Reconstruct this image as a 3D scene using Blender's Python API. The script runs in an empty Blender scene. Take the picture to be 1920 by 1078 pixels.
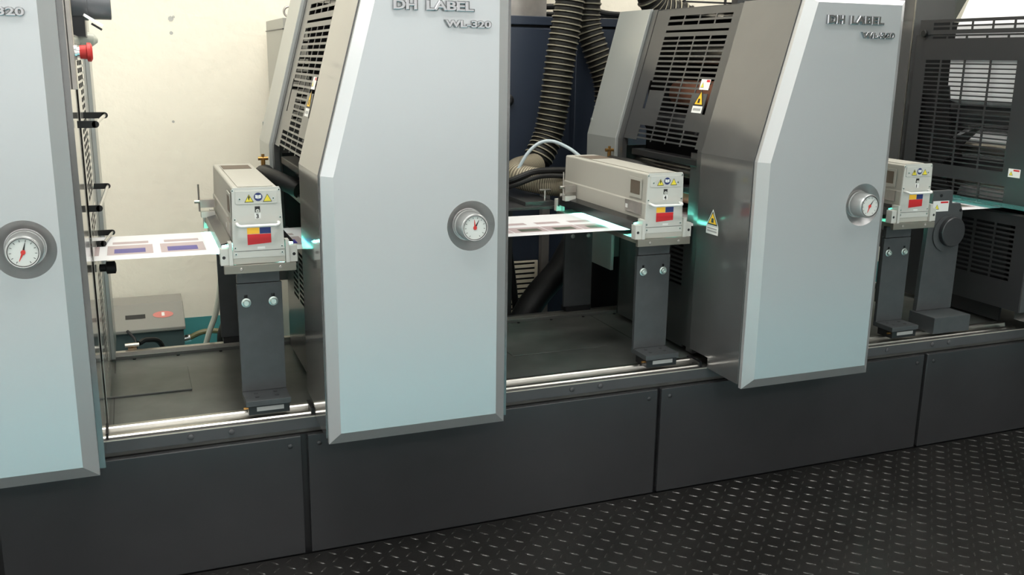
import bpy, math, random
from mathutils import Vector, Matrix
random.seed(7)
SC = bpy.context.scene
COL = SC.collection
PI = math.pi

# ------------------------------------------------------------------ camera
cam = bpy.data.objects.new('camera', bpy.data.cameras.new('camera'))
COL.objects.link(cam)
cam.data.sensor_width = 36.0
cam.data.lens = 36.0 * 1775.0 / 1920.0
cam.data.clip_start = 0.05
CR = (0.92915989, -0.36942997, 0.01354214)       # camera right, down, forward in the room
CD = (-0.07433981, -0.22260642, -0.97206994)
CF = (0.36212633, 0.90220169, -0.23430031)
cam.matrix_world = Matrix(((CR[0], -CD[0], -CF[0], 0.0), (CR[1], -CD[1], -CF[1], 0.0), (CR[2], -CD[2], -CF[2], 1.55), (0, 0, 0, 1)))
SC.camera = cam

# ------------------------------------------------------------------ world, exposure
w = bpy.data.worlds.new('world'); SC.world = w; w.use_nodes = True
w.node_tree.nodes['Background'].inputs[0].default_value = (0.8, 0.86, 0.9, 1)
w.node_tree.nodes['Background'].inputs[1].default_value = 0.3
SC.view_settings.view_transform = 'Standard'
SC.view_settings.look = 'None'
SC.view_settings.gamma = 1.0
SC.view_settings.use_curve_mapping = False
SC.view_settings.exposure = -0.08
SC.cycles.max_bounces = 7
SC.cycles.diffuse_bounces = 4
SC.cycles.glossy_bounces = 4
SC.cycles.sample_clamp_indirect = 6.0

# ------------------------------------------------------------------ room lamps and added lights
def area(x, y, z, sx, sy, power, color, rot=(0, 0, 0)):
    l = bpy.data.lights.new('area_light', 'AREA'); l.shape = 'RECTANGLE'
    l.size = sx; l.size_y = sy; l.energy = power; l.color = color
    o = bpy.data.objects.new('area_light', l); o.location = (x, y, z); o.rotation_euler = rot
    COL.objects.link(o); return o
ZC = 3.7
LAMPS = [(-2.6, 3.2, 38), (0.1, 3.0, 29), (1.9, 3.9, 20), (3.6, 3.2, 30),  # the lamp nearest the back wall is added to brighten the vent grille
         (-2.4, 1.7, 40), (0.5, 1.7, 38), (3.4, 1.7, 24),
         (-2.6, -2.2, 60), (0.6, -2.2, 60), (3.8, -2.2, 40)]
for x, y, p in LAMPS:                                   # ceiling lamps, each with an added uplight that brightens the ceiling
    c = (1.0, 0.96, 0.89) if y > 2 else (1.0, 0.985, 0.96)
    area(x, y, ZC - 0.45, 1.5, 0.3, p * 0.85, c)
    area(x, y, ZC - 0.40, 1.5, 0.3, p * 0.75, c, (PI, 0, 0))
# added broad light behind the camera, no window there, for the hood reflections
area(1.5, -5.9, 1.9, 12.0, 2.4, 105, (0.99, 0.99, 1.0), (PI / 2, 0, 0))
# added light before the solid left wall, whitens the left bevels
area(-5.9, 1.6, 2.0, 2.2, 3.6, 62, (0.97, 0.99, 1.0), (0, -PI / 2, 0))

# ------------------------------------------------------------------ materials
M = {}
def mat(name, col, metallic=0.0, rough=0.5, noise=0.0, nscale=8.0, bump=0.0, bscale=60.0, emis=None, estr=0.0, alpha=1.0, trans=0.0, spec=0.5, coat=0.0):
    m = bpy.data.materials.new(name); m.use_nodes = True
    nt = m.node_tree; b = nt.nodes['Principled BSDF']
    b.inputs['Base Color'].default_value = (*col, 1)
    b.inputs['Metallic'].default_value = metallic
    b.inputs['Roughness'].default_value = rough
    b.inputs['Specular IOR Level'].default_value = spec
    b.inputs['Transmission Weight'].default_value = trans
    b.inputs['Coat Weight'].default_value = coat
    b.inputs['Coat Roughness'].default_value = 0.08
    tc = nt.nodes.new('ShaderNodeTexCoord')
    if noise:
        n = nt.nodes.new('ShaderNodeTexNoise'); n.inputs['Scale'].default_value = nscale; n.inputs['Detail'].default_value = 5
        nt.links.new(tc.outputs['Object'], n.inputs['Vector'])
        r = nt.nodes.new('ShaderNodeMapRange'); r.inputs['From Min'].default_value = 0.25; r.inputs['From Max'].default_value = 0.75
        r.inputs['To Min'].default_value = 1 - noise; r.inputs['To Max'].default_value = 1 + noise
        nt.links.new(n.outputs[0], r.inputs['Value'])
        v = nt.nodes.new('ShaderNodeVectorMath'); v.operation = 'SCALE'; v.inputs[0].default_value = col
        nt.links.new(r.outputs[0], v.inputs['Scale']); nt.links.new(v.outputs[0], b.inputs['Base Color'])
    if bump:
        n = nt.nodes.new('ShaderNodeTexNoise'); n.inputs['Scale'].default_value = bscale; n.inputs['Detail'].default_value = 3
        nt.links.new(tc.outputs['Object'], n.inputs['Vector'])
        bp = nt.nodes.new('ShaderNodeBump'); bp.inputs['Strength'].default_value = bump; bp.inputs['Distance'].default_value = 0.004
        nt.links.new(n.outputs[0], bp.inputs['Height']); nt.links.new(bp.outputs[0], b.inputs['Normal'])
    if emis:
        b.inputs['Emission Color'].default_value = (*emis, 1); b.inputs['Emission Strength'].default_value = estr
    M[name] = m; return m
mat('wall_plaster', (0.84, 0.78, 0.655), rough=0.85, noise=0.06, nscale=1.6, bump=0.7, bscale=24)
mat('plain_wall', (0.78, 0.78, 0.75), rough=0.8)
mat('teal_paint', (0.07, 0.27, 0.27), rough=0.35, noise=0.15, nscale=5)
mat('teal_floor', (0.14, 0.42, 0.47), rough=0.4, noise=0.06, nscale=2)
mat('grey_floor', (0.36, 0.37, 0.36), rough=0.4, noise=0.06, nscale=2)
mat('ceiling_white', (0.8, 0.8, 0.78), rough=0.9)
mat('silver', (0.50, 0.515, 0.525), metallic=0.55, rough=0.30, bump=0.03, bscale=500)
mat('silver_edge', (0.50, 0.50, 0.50), metallic=0.55, rough=0.32)
mat('cover_grey', (0.125, 0.124, 0.122), metallic=0.45, rough=0.18, coat=0.8, noise=0.04)
mat('rear_grey', (0.33, 0.345, 0.33), metallic=0.3, rough=0.28, coat=0.2)
mat('door_grey', (0.052, 0.052, 0.052), metallic=0.15, rough=0.3, coat=0.2)
mat('base_grey', (0.034, 0.0345, 0.0365), metallic=0.1, rough=0.26, noise=0.12, nscale=3)
mat('ledge_grey', (0.068, 0.068, 0.071), metallic=0.1, rough=0.42, noise=0.1)
mat('bed_grey', (0.115, 0.118, 0.110), metallic=0.2, rough=0.38, noise=0.25, nscale=9)
mat('post_grey', (0.064, 0.068, 0.071), metallic=0.1, rough=0.4, noise=0.1, nscale=30)
mat('black', (0.010, 0.010, 0.011), rough=0.4)
mat('door_dark', (0.032, 0.032, 0.034), metallic=0.1, rough=0.35)
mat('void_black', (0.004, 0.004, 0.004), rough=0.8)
mat('black_gloss', (0.012, 0.012, 0.013), rough=0.25)
mat('letter_chrome', (0.38, 0.38, 0.39), metallic=1.0, rough=0.16)
mat('lip_steel', (0.62, 0.56, 0.48), metallic=0.6, rough=0.45)
mat('rubber', (0.010, 0.010, 0.010), rough=0.5, spec=0.3)
mat('dark_plastic', (0.03, 0.031, 0.033), rough=0.35)
mat('checker', (0.016, 0.015, 0.014), metallic=0.3, rough=0.3, noise=0.4, nscale=4, bump=0.15, bscale=90)
mat('checker_bar', (0.035, 0.033, 0.031), metallic=0.35, rough=0.24)
mat('steel', (0.50, 0.48, 0.44), metallic=1.0, rough=0.3, noise=0.12, nscale=14)
mat('rust_steel', (0.36, 0.26, 0.18), metallic=0.8, rough=0.4, noise=0.3, nscale=40)
mat('chrome', (0.85, 0.85, 0.85), metallic=1.0, rough=0.08)
mat('zinc', (0.62, 0.70, 0.66), metallic=0.8, rough=0.28)
mat('brass', (0.34, 0.19, 0.06), metallic=0.9, rough=0.35)
mat('copper', (0.55, 0.25, 0.16), metallic=0.5, rough=0.4)
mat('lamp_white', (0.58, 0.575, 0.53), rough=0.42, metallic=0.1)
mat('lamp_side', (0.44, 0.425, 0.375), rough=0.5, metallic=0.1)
mat('taupe', (0.24, 0.225, 0.19), rough=0.4, metallic=0.5)
mat('vent_brown', (0.16, 0.125, 0.095), rough=0.6, metallic=0.4)
mat('yellow', (0.90, 0.62, 0.02), rough=0.5)
mat('warn_yellow', (0.80, 0.68, 0.06), rough=0.5)
mat('warn_orange', (0.85, 0.50, 0.02), rough=0.5)
mat('sign_blue', (0.015, 0.03, 0.14), rough=0.5)
mat('flag_yellow', (0.92, 0.50, 0.03), rough=0.5)
mat('red', (0.62, 0.015, 0.02), rough=0.45)
mat('estop_red', (0.55, 0.03, 0.025), rough=0.4)
mat('print_black', (0.012, 0.012, 0.012), rough=0.5)
mat('label_white', (0.78, 0.78, 0.75), rough=0.5)
mat('label_grey', (0.35, 0.35, 0.34), rough=0.5)
mat('dial_white', (0.60, 0.60, 0.57), rough=0.4)
mat('paper', (0.86, 0.86, 0.88), rough=0.35)
mat('ink_mauve', (0.48, 0.38, 0.39), rough=0.35)
mat('ink_indigo', (0.05, 0.035, 0.26), rough=0.35)
mat('ink_olive', (0.10, 0.12, 0.09), rough=0.35)
mat('uv_glow', (0.1, 0.8, 0.7), emis=(0.18, 1.0, 0.78), estr=200)
mat('led_green', (0.05, 0.8, 0.3), emis=(0.05, 1.0, 0.25), estr=25)
mat('led_red', (0.6, 0.05, 0.04), rough=0.5, emis=(1.0, 0.12, 0.1), estr=0.35)
mat('cabinet_blue', (0.027, 0.036, 0.055), rough=0.35, metallic=0.1)
mat('hose_black', (0.007, 0.0065, 0.005), rough=0.5, spec=0.25)
mat('hose_wire', (0.30, 0.27, 0.20), rough=0.45)
mat('hose_cream', (0.36, 0.32, 0.23), rough=0.55)
mat('hose_cream_dark', (0.12, 0.10, 0.07), rough=0.6)
mat('tube_clear', (0.62, 0.63, 0.55), rough=0.3)
mat('tube_blue', (0.40, 0.47, 0.50), rough=0.35)
mat('cream', (0.92, 0.82, 0.66), rough=0.6)
mat('galvanised', (0.40, 0.37, 0.34), metallic=0.7, rough=0.35, noise=0.2, nscale=12)
mat('motor_grey', (0.14, 0.145, 0.155), rough=0.4, metallic=0.3)
mat('box_grey', (0.25, 0.24, 0.215), rough=0.45)
mat('box_dark', (0.07, 0.10, 0.10), rough=0.4)
mat('glass_teal', (0.25, 0.75, 0.72), rough=0.05, trans=0.8)
mat('acrylic', (0.95, 0.97, 0.97), rough=0.02, trans=1.0)
mat('pipe_cloth', (0.50, 0.50, 0.45), rough=0.6)
mat('lamp_fixture', (0.8, 0.8, 0.8), rough=0.5)
mat('side_beige', (0.42, 0.41, 0.37), rough=0.2, metallic=0.2, coat=0.5)
mat('chiller_grey', (0.33, 0.32, 0.28), rough=0.4)
mat('steel_dish', (0.72, 0.70, 0.70), metallic=1.0, rough=0.36)
mat('knob_grey', (0.42, 0.42, 0.41), metallic=0.6, rough=0.32)
mat('dark_olive', (0.07, 0.072, 0.062), rough=0.5)
mat('red_soft', (0.60, 0.20, 0.17), rough=0.5)
mat('hose_cream_olive', (0.17, 0.16, 0.07), rough=0.4)
mat('glow_stain', (0.2, 0.3, 0.25), rough=0.3)

# ------------------------------------------------------------------ mesh builder
class MB:
    def __init__(s): s.v = []; s.f = []; s.m = []; s.mats = []; s.T = None; s.round = False
    def mi(s, m):
        if m not in s.mats: s.mats.append(m)
        return s.mats.index(m)
    def av(s, p):
        p = Vector(p)
        if s.T: p = s.T(p)
        s.v.append(Vector(p)); return len(s.v) - 1
    def face(s, idx, m): s.f.append(tuple(idx)); s.m.append(s.mi(m))
    def quad(s, pts, m): s.face([s.av(p) for p in pts], m)
    def box(s, x0, x1, y0, y1, z0, z1, m):
        i = [s.av((x, y, z)) for z in (z0, z1) for x, y in ((x0, y0), (x1, y0), (x1, y1), (x0, y1))]
        for q in ((3, 2, 1, 0), (4, 5, 6, 7), (0, 1, 5, 4), (1, 2, 6, 5), (2, 3, 7, 6), (3, 0, 4, 7)):
            s.face([i[k] for k in q], m)
        return s
    def prism(s, pts, a0, a1, m, axis='y', m2=None):
        def P(p, a):
            return (p[0], a, p[1]) if axis == 'y' else ((a, p[0], p[1]) if axis == 'x' else (p[0], p[1], a))
        n = len(pts); A = [s.av(P(p, a0)) for p in pts]; B = [s.av(P(p, a1)) for p in pts]
        s.face(A, m); s.face(B[::-1], m2 or m)
        for k in range(n): s.face([A[k], B[k], B[(k + 1) % n], A[(k + 1) % n]], m2 or m)
        return s
    def ring(s, c, d, r, n, ph=0.0):
        s.round = True
        d = Vector(d).normalized(); a = d.orthogonal().normalized()
        up = Vector((0, 0, 1)) if abs(d.z) < 0.9 else Vector((1, 0, 0))
        a = (up - d * up.dot(d)).normalized(); b = d.cross(a); c = Vector(c)
        return [s.av(c + (a * math.cos(ph + 2 * PI * k / n) + b * math.sin(ph + 2 * PI * k / n)) * r) for k in range(n)]
    def bridge(s, A, B, m):
        n = len(A)
        for k in range(n): s.face([A[k], A[(k + 1) % n], B[(k + 1) % n], B[k]], m)
    def cyl(s, p0, p1, r, m, n=20, r1=None, caps=True, m2=None):
        p0 = Vector(p0); p1 = Vector(p1); d = p1 - p0; r1 = r if r1 is None else r1
        A = s.ring(p0, d, r, n); B = s.ring(p1, d, r1, n); s.bridge(A, B, m)
        if caps: s.face(A[::-1], m); s.face(B, m2 or m)
        return s
    def lathe(s, o, d, prof, m, n=36, cap0=False, cap1=False):
        o = Vector(o); d = Vector(d).normalized(); R = []
        for t, r in prof: R.append(s.ring(o + d * t, d, r, n))
        for a, b in zip(R, R[1:]): s.bridge(a, b, m)
        if cap0: s.face(R[0][::-1], m)
        if cap1: s.face(R[-1], m)
        return s
    def tube(s, pts, r, m, n=10, rf=None, mf=None, caps=True):
        P = [Vector(p) for p in pts]; R = []; s.round = True
        up = None
        for i, p in enumerate(P):
            d = (P[min(i + 1, len(P) - 1)] - P[max(i - 1, 0)]).normalized()
            if up is None:
                up = Vector((0, 0, 1)) if abs(d.z) < 0.9 else Vector((0, 1, 0))
            up = (up - d * up.dot(d)).normalized(); b = d.cross(up)
            rr = rf(i) if rf else r
            R.append([s.av(p + (up * math.cos(2 * PI * k / n) + b * math.sin(2 * PI * k / n)) * rr) for k in range(n)])
        for i in range(len(R) - 1): s.bridge(R[i], R[i + 1], mf(i) if mf else m)
        if caps: s.face(R[0][::-1], m); s.face(R[-1], m)
        return s
    def grid(s, U, V, holes, pos, thick, m):
        """panel of pos(u, v, n) with rectangular holes cut right through"""
        us = sorted(set([U[0], U[1]] + [h[0] for h in holes] + [h[1] for h in holes]))
        vs = sorted(set([V[0], V[1]] + [h[2] for h in holes] + [h[3] for h in holes]))
        us = [u for u in us if U[0] <= u <= U[1]]; vs = [v for v in vs if V[0] <= v <= V[1]]
        cache = {}
        def vert(i, j, n):
            if (i, j, n) not in cache: cache[(i, j, n)] = s.av(pos(us[i], vs[j], n * thick))
            return cache[(i, j, n)]
        nu, nv = len(us) - 1, len(vs) - 1
        solid = [[not any(h[0] < (us[i] + us[i + 1]) / 2 < h[1] and h[2] < (vs[j] + vs[j + 1]) / 2 < h[3] for h in holes) for j in range(nv)] for i in range(nu)]
        ok = lambda i, j: 0 <= i < nu and 0 <= j < nv and solid[i][j]
        for i in range(nu):
            for j in range(nv):
                if not solid[i][j]: continue
                s.face([vert(i, j, 0), vert(i + 1, j, 0), vert(i + 1, j + 1, 0), vert(i, j + 1, 0)], m)
                s.face([vert(i, j + 1, 1), vert(i + 1, j + 1, 1), vert(i + 1, j, 1), vert(i, j, 1)], m)
                if not ok(i - 1, j): s.face([vert(i, j, 0), vert(i, j + 1, 0), vert(i, j + 1, 1), vert(i, j, 1)], m)
                if not ok(i + 1, j): s.face([vert(i + 1, j, 1), vert(i + 1, j + 1, 1), vert(i + 1, j + 1, 0), vert(i + 1, j, 0)], m)
                if not ok(i, j - 1): s.face([vert(i, j, 1), vert(i + 1, j, 1), vert(i + 1, j, 0), vert(i, j, 0)], m)
                if not ok(i, j + 1): s.face([vert(i, j + 1, 0), vert(i + 1, j + 1, 0), vert(i + 1, j + 1, 1), vert(i, j + 1, 1)], m)
        return s
    def build(s, name, parent=None, bevel=0.0, label=None, smooth=True):
        me = bpy.data.meshes.new(name)
        o = bpy.data.objects.new(name, me); COL.objects.link(o)
        org = Vector((0, 0, 0)); p = parent
        while p: org = org + p.location; p = p.parent
        if parent is None:
            lo = [min(v[k] for v in s.v) for k in range(3)]; hi = [max(v[k] for v in s.v) for k in range(3)]
            org = Vector(((lo[0] + hi[0]) / 2, (lo[1] + hi[1]) / 2, lo[2])); o.location = org
        else: o.parent = parent
        me.from_pydata([tuple(v - org) for v in s.v], [], s.f)
        for k in s.mats: me.materials.append(M[k])
        me.polygons.foreach_set('material_index', s.m)
        import bmesh
        bm = bmesh.new(); bm.from_mesh(me); bmesh.ops.recalc_face_normals(bm, faces=bm.faces[:]); bm.to_mesh(me); bm.free()
        if smooth and s.round:
            me.polygons.foreach_set('use_smooth', [True] * len(me.polygons)); me.set_sharp_from_angle(angle=math.radians(32))
        me.update()
        if bevel:
            b = o.modifiers.new('bevel', 'BEVEL'); b.width = bevel; b.segments = 2; b.limit_method = 'ANGLE'; b.angle_limit = math.radians(40)
            b.harden_normals = False
        if label: o['label'] = label
        return o

def spline(pts, n=12):
    P = [Vector(p) for p in pts]; P = [P[0] * 2 - P[1]] + P + [P[-1] * 2 - P[-2]]; out = []
    for i in range(1, len(P) - 2):
        for k in range(n):
            t = k / n; a, b, c, d = P[i - 1], P[i], P[i + 1], P[i + 2]
            out.append(0.5 * ((2 * b) + (c - a) * t + (2 * a - 5 * b + 4 * c - d) * t * t + (3 * b - a - 3 * c + d) * t ** 3))
    out.append(P[-2]); return out
def resample(pts, step):
    out = [pts[0].copy()]; acc = 0.0
    for a, b in zip(pts, pts[1:]):
        L = (b - a).length
        if L < 1e-9: continue
        t = step - acc
        while t <= L: out.append(a + (b - a) * (t / L)); t += step
        acc = (acc + L) % step
    return out
def thing(name, label, cat, loc, group=None):
    o = bpy.data.objects.new(name, None); COL.objects.link(o); o.location = loc; o.empty_display_size = 0.1
    return tag(o, label, cat, group)
def tag(o, label, cat, group=None):
    o['label'] = label; o['category'] = cat
    if group: o['group'] = group
    return o
def struct(o): o['kind'] = 'structure'; return o
def copy_tree(o, parent=None):
    c = o.copy(); COL.objects.link(c); c.parent = parent
    for ch in list(o.children): copy_tree(ch, c)
    return c
def text(s, txt, size, x, y, z, depth, m, width=None, bold=0.0, height=None, shear=0.0):
    """letters facing the aisle (-Y), left edge at x, baseline at z, added to builder s"""
    cu = bpy.data.curves.new('t', 'FONT'); cu.body = txt; cu.size = size; cu.extrude = depth / 2; cu.offset = bold; cu.resolution_u = 3; cu.bevel_depth = depth * .22; cu.bevel_resolution = 1; cu.shear = shear
    o = bpy.data.objects.new('t', cu); COL.objects.link(o)
    bpy.context.view_layer.update()
    me = bpy.data.meshes.new_from_object(o.evaluated_get(bpy.context.evaluated_depsgraph_get()))
    xs = [v.co.x for v in me.vertices]; ys = [v.co.y for v in me.vertices]
    sx = (width / (max(xs) - min(xs))) if width else 1.0; sz = (height / (max(ys) - min(ys))) if height else 1.0
    x0 = min(xs); y0 = min(ys) if height else 0
    base = [s.av((x + (v.co.x - x0) * sx, y - depth / 2 - v.co.z, z + (v.co.y - y0) * sz)) for v in me.vertices]
    for p in me.polygons: s.face([base[i] for i in p.vertices], m)
    bpy.data.objects.remove(o); bpy.data.curves.remove(cu); bpy.data.meshes.remove(me)

# ------------------------------------------------------------------ room
FL = -0.08
YW = 4.6
b = MB(); b.box(-6, 10, -6, YW, FL - 0.1, FL - .001, 'grey_floor'); b.box(-6, 10, 0.1, YW, FL - .001, FL, 'teal_floor'); struct(b.build('floor'))
struct(MB().box(-6, 10, -6, YW, ZC, ZC + 0.1, 'ceiling_white').build('ceiling'))
b = MB()
b.grid((-6, 10), (FL, ZC), [], lambda u, v, n: (u, YW + n, v), 0.1, 'wall_plaster')
for x, z, r in ((0.202, 1.704, 0.012), (0.214, 1.712, 0.006), (0.200, 1.643, 0.008), (0.183, 1.255, 0.006)):
    b.cyl((x, YW - 0.001, z), (x, YW + 0.002, z), r, 'side_beige', 7)
struct(b.build('wall_back'))
struct(MB().box(-6, 10, YW - 0.004, YW - 0.001, FL, 0.335, 'teal_paint').build('baseboard_back'))
struct(MB().box(-6.1, -6, -6, YW, FL, ZC, 'plain_wall').build('wall_left'))
struct(MB().box(10, 10.1, -6, YW, FL, ZC, 'plain_wall').build('wall_right'))
b = MB(); b.grid((-6, 10), (FL, ZC), [], lambda u, v, n: (u, -6 - n, v), 0.1, 'plain_wall'); struct(b.build('wall_front'))

# raised tread plate along the press
tp = thing('tread_plate', 'black diamond tread plate laid along the front of the press', 'floor plate', (2, 2.27, -0.08))
MB().box(-3, 6, 1.74, 2.79, -0.078, 0.0, 'checker').build('plate', tp)
b = MB(); S = 0.0455
for i in range(int(6.6 / S)):
    for j in range(23):
        x = -1.0 + i * S; y = 1.765 + j * S
        if y > 2.775: continue
        a = -PI / 4 if (i + j) % 2 else PI / 4
        L, W, H = 0.0185, 0.0040, 0.0022
        c = Vector((x, y, 0)); u = Vector((math.cos(a), math.sin(a), 0)); v = Vector((-u.y, u.x, 0))
        lo = [b.av(c + u * (L * p) + v * (W * q) - Vector((0, 0, .0005))) for p, q in ((-1, 0), (-.5, -.85), (0, -1), (.5, -.85), (1, 0), (.5, .85), (0, 1), (-.5, .85))]
        hi = [b.av(c + u * (L * .7 * p) + v * (W * .35 * q) + Vector((0, 0, H))) for p, q in ((-1, 0), (-.5, -.85), (0, -1), (.5, -.85), (1, 0), (.5, .85), (0, 1), (-.5, .85))]
        for k in range(8): b.face([lo[k], lo[(k + 1) % 8], hi[(k + 1) % 8], hi[k]], 'checker_bar')
        b.face(hi, 'checker_bar')
o = b.build('raised_pattern', tp); o['kind'] = 'stuff'

# ------------------------------------------------------------------ press base
base = thing('press_base', 'long dark grey press base with panels along the tread plate', 'machine base', (1.7, 3.3, FL))
MB().box(-2.5, 5.6, 2.815, 3.74, FL + 0.001, 0.4, 'black').build('plinth', base)
b = MB(); b.box(-2.5, 5.6, 2.815, 2.83, 0.418, 0.455, 'ledge_grey'); b.box(-2.5, 5.6, 2.8145, 2.8165, 0.4535, 0.4565, 'lip_steel')
b.box(-2.5, 5.6, 2.83, 3.72, 0.401, 0.440, 'bed_grey')
b.build('bed', base)
b = MB(); b.box(-2.5, 5.6, 3.665, 3.735, 0.4405, 0.452, 'bed_grey'); b.box(-2.5, 5.6, 3.68, 3.705, 0.452, 0.464, 'steel'); b.build('rear_rail', base)
b = MB()                                                             # polished guide rail, two bright lands and a groove
b.prism([(2.832, .4405), (2.832, .459), (2.836, .463), (2.852, .463), (2.856, .459), (2.860, .450), (2.884, .450), (2.888, .466), (2.892, .470), (2.908, .470), (2.912, .466), (2.912, .4405)], -2.5, 3.47, 'steel', 'x')
b.box(-2.5, 3.47, 2.8302, 2.8318, .4405, .446, 'rust_steel')
b.build('guide_rail', base)
gaps = [(-1.7, -0.445), (-0.429, 0.423), (0.443, 1.694), (1.710, 2.938), (2.954, 4.2), (4.215, 5.5)]
for x0, x1 in gaps:
    p = MB().box(x0, x1, 2.796, 2.8145, 0.0, 0.403, 'base_grey').build('side_panel', base, bevel=0.003)
    for sx in (x0 + .035, x1 - .035): MB().lathe((sx, 2.7965, .372), (0, -1, 0), [(0, .0085), (.002, .008), (.004, .004)], 'base_grey', 14, cap1=True).build('screw', p)
for x in (0.10, 0.217, 0.60, 1.36, 1.47, 2.755, 2.99, 3.08, -0.4): MB().lathe((x, 2.815, .437), (0, -1, 0), [(0, .0095), (.003, .009), (.005, .005)], 'ledge_grey', 14, cap1=True).build('ledge_bolt', base)
MB().box(-.5, .130, 3.235, 3.49, .4405, .4455, 'bed_grey').build('access_plate', base, bevel=0.001)
MB().box(1.30, 1.70, 3.22, 3.48, .4405, .4430, 'bed_grey').build('access_plate', base, bevel=0.0008)
for x in (-.117, 1.85): MB().box(x, x + .003, 2.92, 3.66, .4402, .4408, 'black').build('bed_seam', base)
for x in [-.08 + .0965 * k for k in range(34)]: MB().cyl((x, 2.924, .4395), (x, 2.924, .4425), .006, 'black', 10).build('bed_screw', base)
for x in [-.05 + .155 * k for k in range(20)]: MB().cyl((x, 3.655, .4395), (x, 3.655, .4445), .006, 'black', 8).build('bed_screw', base)
for x in (-.132, .468, 1.889): MB().box(x - .006, x + .006, 2.829, 2.915, .4408, .4745, 'black').build('rail_end_seal', base)

# ------------------------------------------------------------------ print units
ZB, KS, ZT = 1.232, 0.268, 1.76
def side_shell(b, xs, y0, y1, z0, m, t=0.012, ztop=ZT, zb=ZB):
    """folded sheet: vertical to the break, leaning inwards above it"""
    P = lambda d: [(xs + d, z0), (xs + d, zb), (xs + d + KS * (ztop - zb), ztop)]
    a = P(0); c = P(t)
    b.prism(a + c[::-1], y0, y1, m)
def slots_slanted(rows, cols, u0, u1):
    h = []
    for z0, z1, cs in rows:
        for c in cs: h.append((cols[c][0], cols[c][1], z0, z1))
    return h
def warn_triangle(b, pos, u, v, s, m='warn_yellow'):
    """yellow triangle with black rim, centre (u, v), side s, through pos(u, v, n)"""
    tri = lambda k, n: [pos(u - s * k / 2, v - s * k * .36, n), pos(u + s * k / 2, v - s * k * .36, n), pos(u, v + s * k * .52, n)]
    b.quad(tri(1, -.0006), 'print_black'); b.quad(tri(.82, -.0009), m)
def make_unit(x0, label, extras=True):
    XS = x0 - 0.004
    u = thing('print_unit', label, 'printing unit', (x0 + .27, 3.2, 0.44), 'print units of the press')
    # front plate with bevelled rim and a round hole for the gauge
    out = [(x0, .445), (x0 + .548, .445), (x0 + .548, ZT), (x0 + KS * (ZT - ZB), ZT), (x0, ZB)]
    zt = 1.742
    inn = [(x0 + .030, .486), (x0 + .510, .486), (x0 + .510, zt), (x0 + .030 + KS * (zt - 1.2305), zt), (x0 + .030, 1.2305)]
    YB, YF = 2.60, 2.57
    gc = Vector((x0 + .428, YF, 1.077)); GR = .0735; N = 48
    b = MB()
    O = [b.av((x, YB, z)) for x, z in out]; I = [b.av((x, YF, z)) for x, z in inn]
    B2 = [b.av((x, YB + .016, z)) for x, z in out]
    for k in range(5):
        b.face([O[k], O[(k + 1) % 5], I[(k + 1) % 5], I[k]], 'silver_edge')
        b.face([B2[k], B2[(k + 1) % 5], O[(k + 1) % 5], O[k]], 'silver_edge')
    b.face(B2[::-1], 'silver_edge')
    H = [b.av((gc.x + GR * math.cos(2 * PI * k / N), YF, gc.z + GR * math.sin(2 * PI * k / N))) for k in range(N)]
    # inner plate split round the hole: quarter by quarter
    cor = {'br': I[1], 'tr': I[2], 'tl': I[3], 'lm': I[4], 'bl': I[0]}
    q = N // 4
    b.face([cor['tr']] + [H[k] for k in range(q, -1, -1)] + [cor['br']], 'silver') if False else None
    b.face([cor['br'], cor['tr']] + [H[k] for k in range(q // 2, -1, -1)] + [H[k] for k in range(N - 1, N - q // 2 - 1, -1)], 'silver')
    b.face([cor['tr'], cor['tl']] + [cor['lm']] + [H[k] for k in range(q + q // 2, q // 2 - 1, -1)], 'silver')
    b.face([cor['lm'], cor['bl']] + [H[k] for k in range(2 * q + q // 2, q + q // 2 - 1, -1)], 'silver')
    b.face([cor['bl'], cor['br']] + [H[k] for k in range(N - q // 2, 2 * q + q // 2 - 1, -1)], 'silver')
    cover = b.build('front_cover', u, smooth=False)
    g = MB()
    g.lathe(gc, (0, 1, 0), [(0, GR), (.002, GR - .001), (.0285, .048)], 'steel_dish', 48)
    g.cyl(gc + Vector((0, .0288, 0)), gc + Vector((0, .0283, 0)), .0482, 'steel_dish', 48)
    g.build('gauge_recess', cover)
    k = MB()
    c0 = gc + Vector((0, .028, 0))
    k.lathe(c0, (0, -1, 0), [(0, .0465), (.010, .0465), (.012, .045), (.0125, .043), (.058, .041), (.0605, .040), (.062, .0385)], 'knob_grey', 40)
    knob = k.build('adjusting_knob', u)
    k = MB()
    f = c0 + Vector((0, -.062, 0))
    k.lathe(f, (0, -1, 0), [(0, .0386), (.002, .0382), (.002, .0350), (-.0005, .0342)], 'chrome', 40)
    k.lathe(f, (0, -1, 0), [(.0006, .0362), (.0024, .0356), (.0024, .0343), (.0006, .0340)], 'print_black', 40)
    k.cyl(f + Vector((0, .0014, 0)), f + Vector((0, .0008, 0)), .0343, 'dial_white', 40)
    k.build('dial_face', knob)
    k = MB()
    for a in range(0, 12):
        th = math.radians(a * 27 - 60); d = Vector((math.cos(th), 0, math.sin(th))); e = Vector((-d.z, 0, d.x))
        p = f + Vector((0, .0003, 0)); r0, r1, hw = .0262, .0312, .0007
        k.quad([p + d * r0 - e * hw, p + d * r1 - e * hw, p + d * r1 + e * hw, p + d * r0 + e * hw], 'print_black')
    k.build('scale_mark', knob)
    k = MB()
    def needle(ang, ln, m, y):
        d = Vector((math.sin(math.radians(ang)), 0, math.cos(math.radians(ang)))); e = Vector((d.z, 0, -d.x)); p = f + Vector((0, y, 0))
        k.quad([p - e * .0035 - d * .006, p + e * .0035 - d * .006, p + d * ln + e * .0006, p + d * ln - e * .0006], m)
    needle(NEED[0], .025, 'print_black', -.0002); needle(NEED[1], .024, 'estop_red', -.0005)
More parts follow.
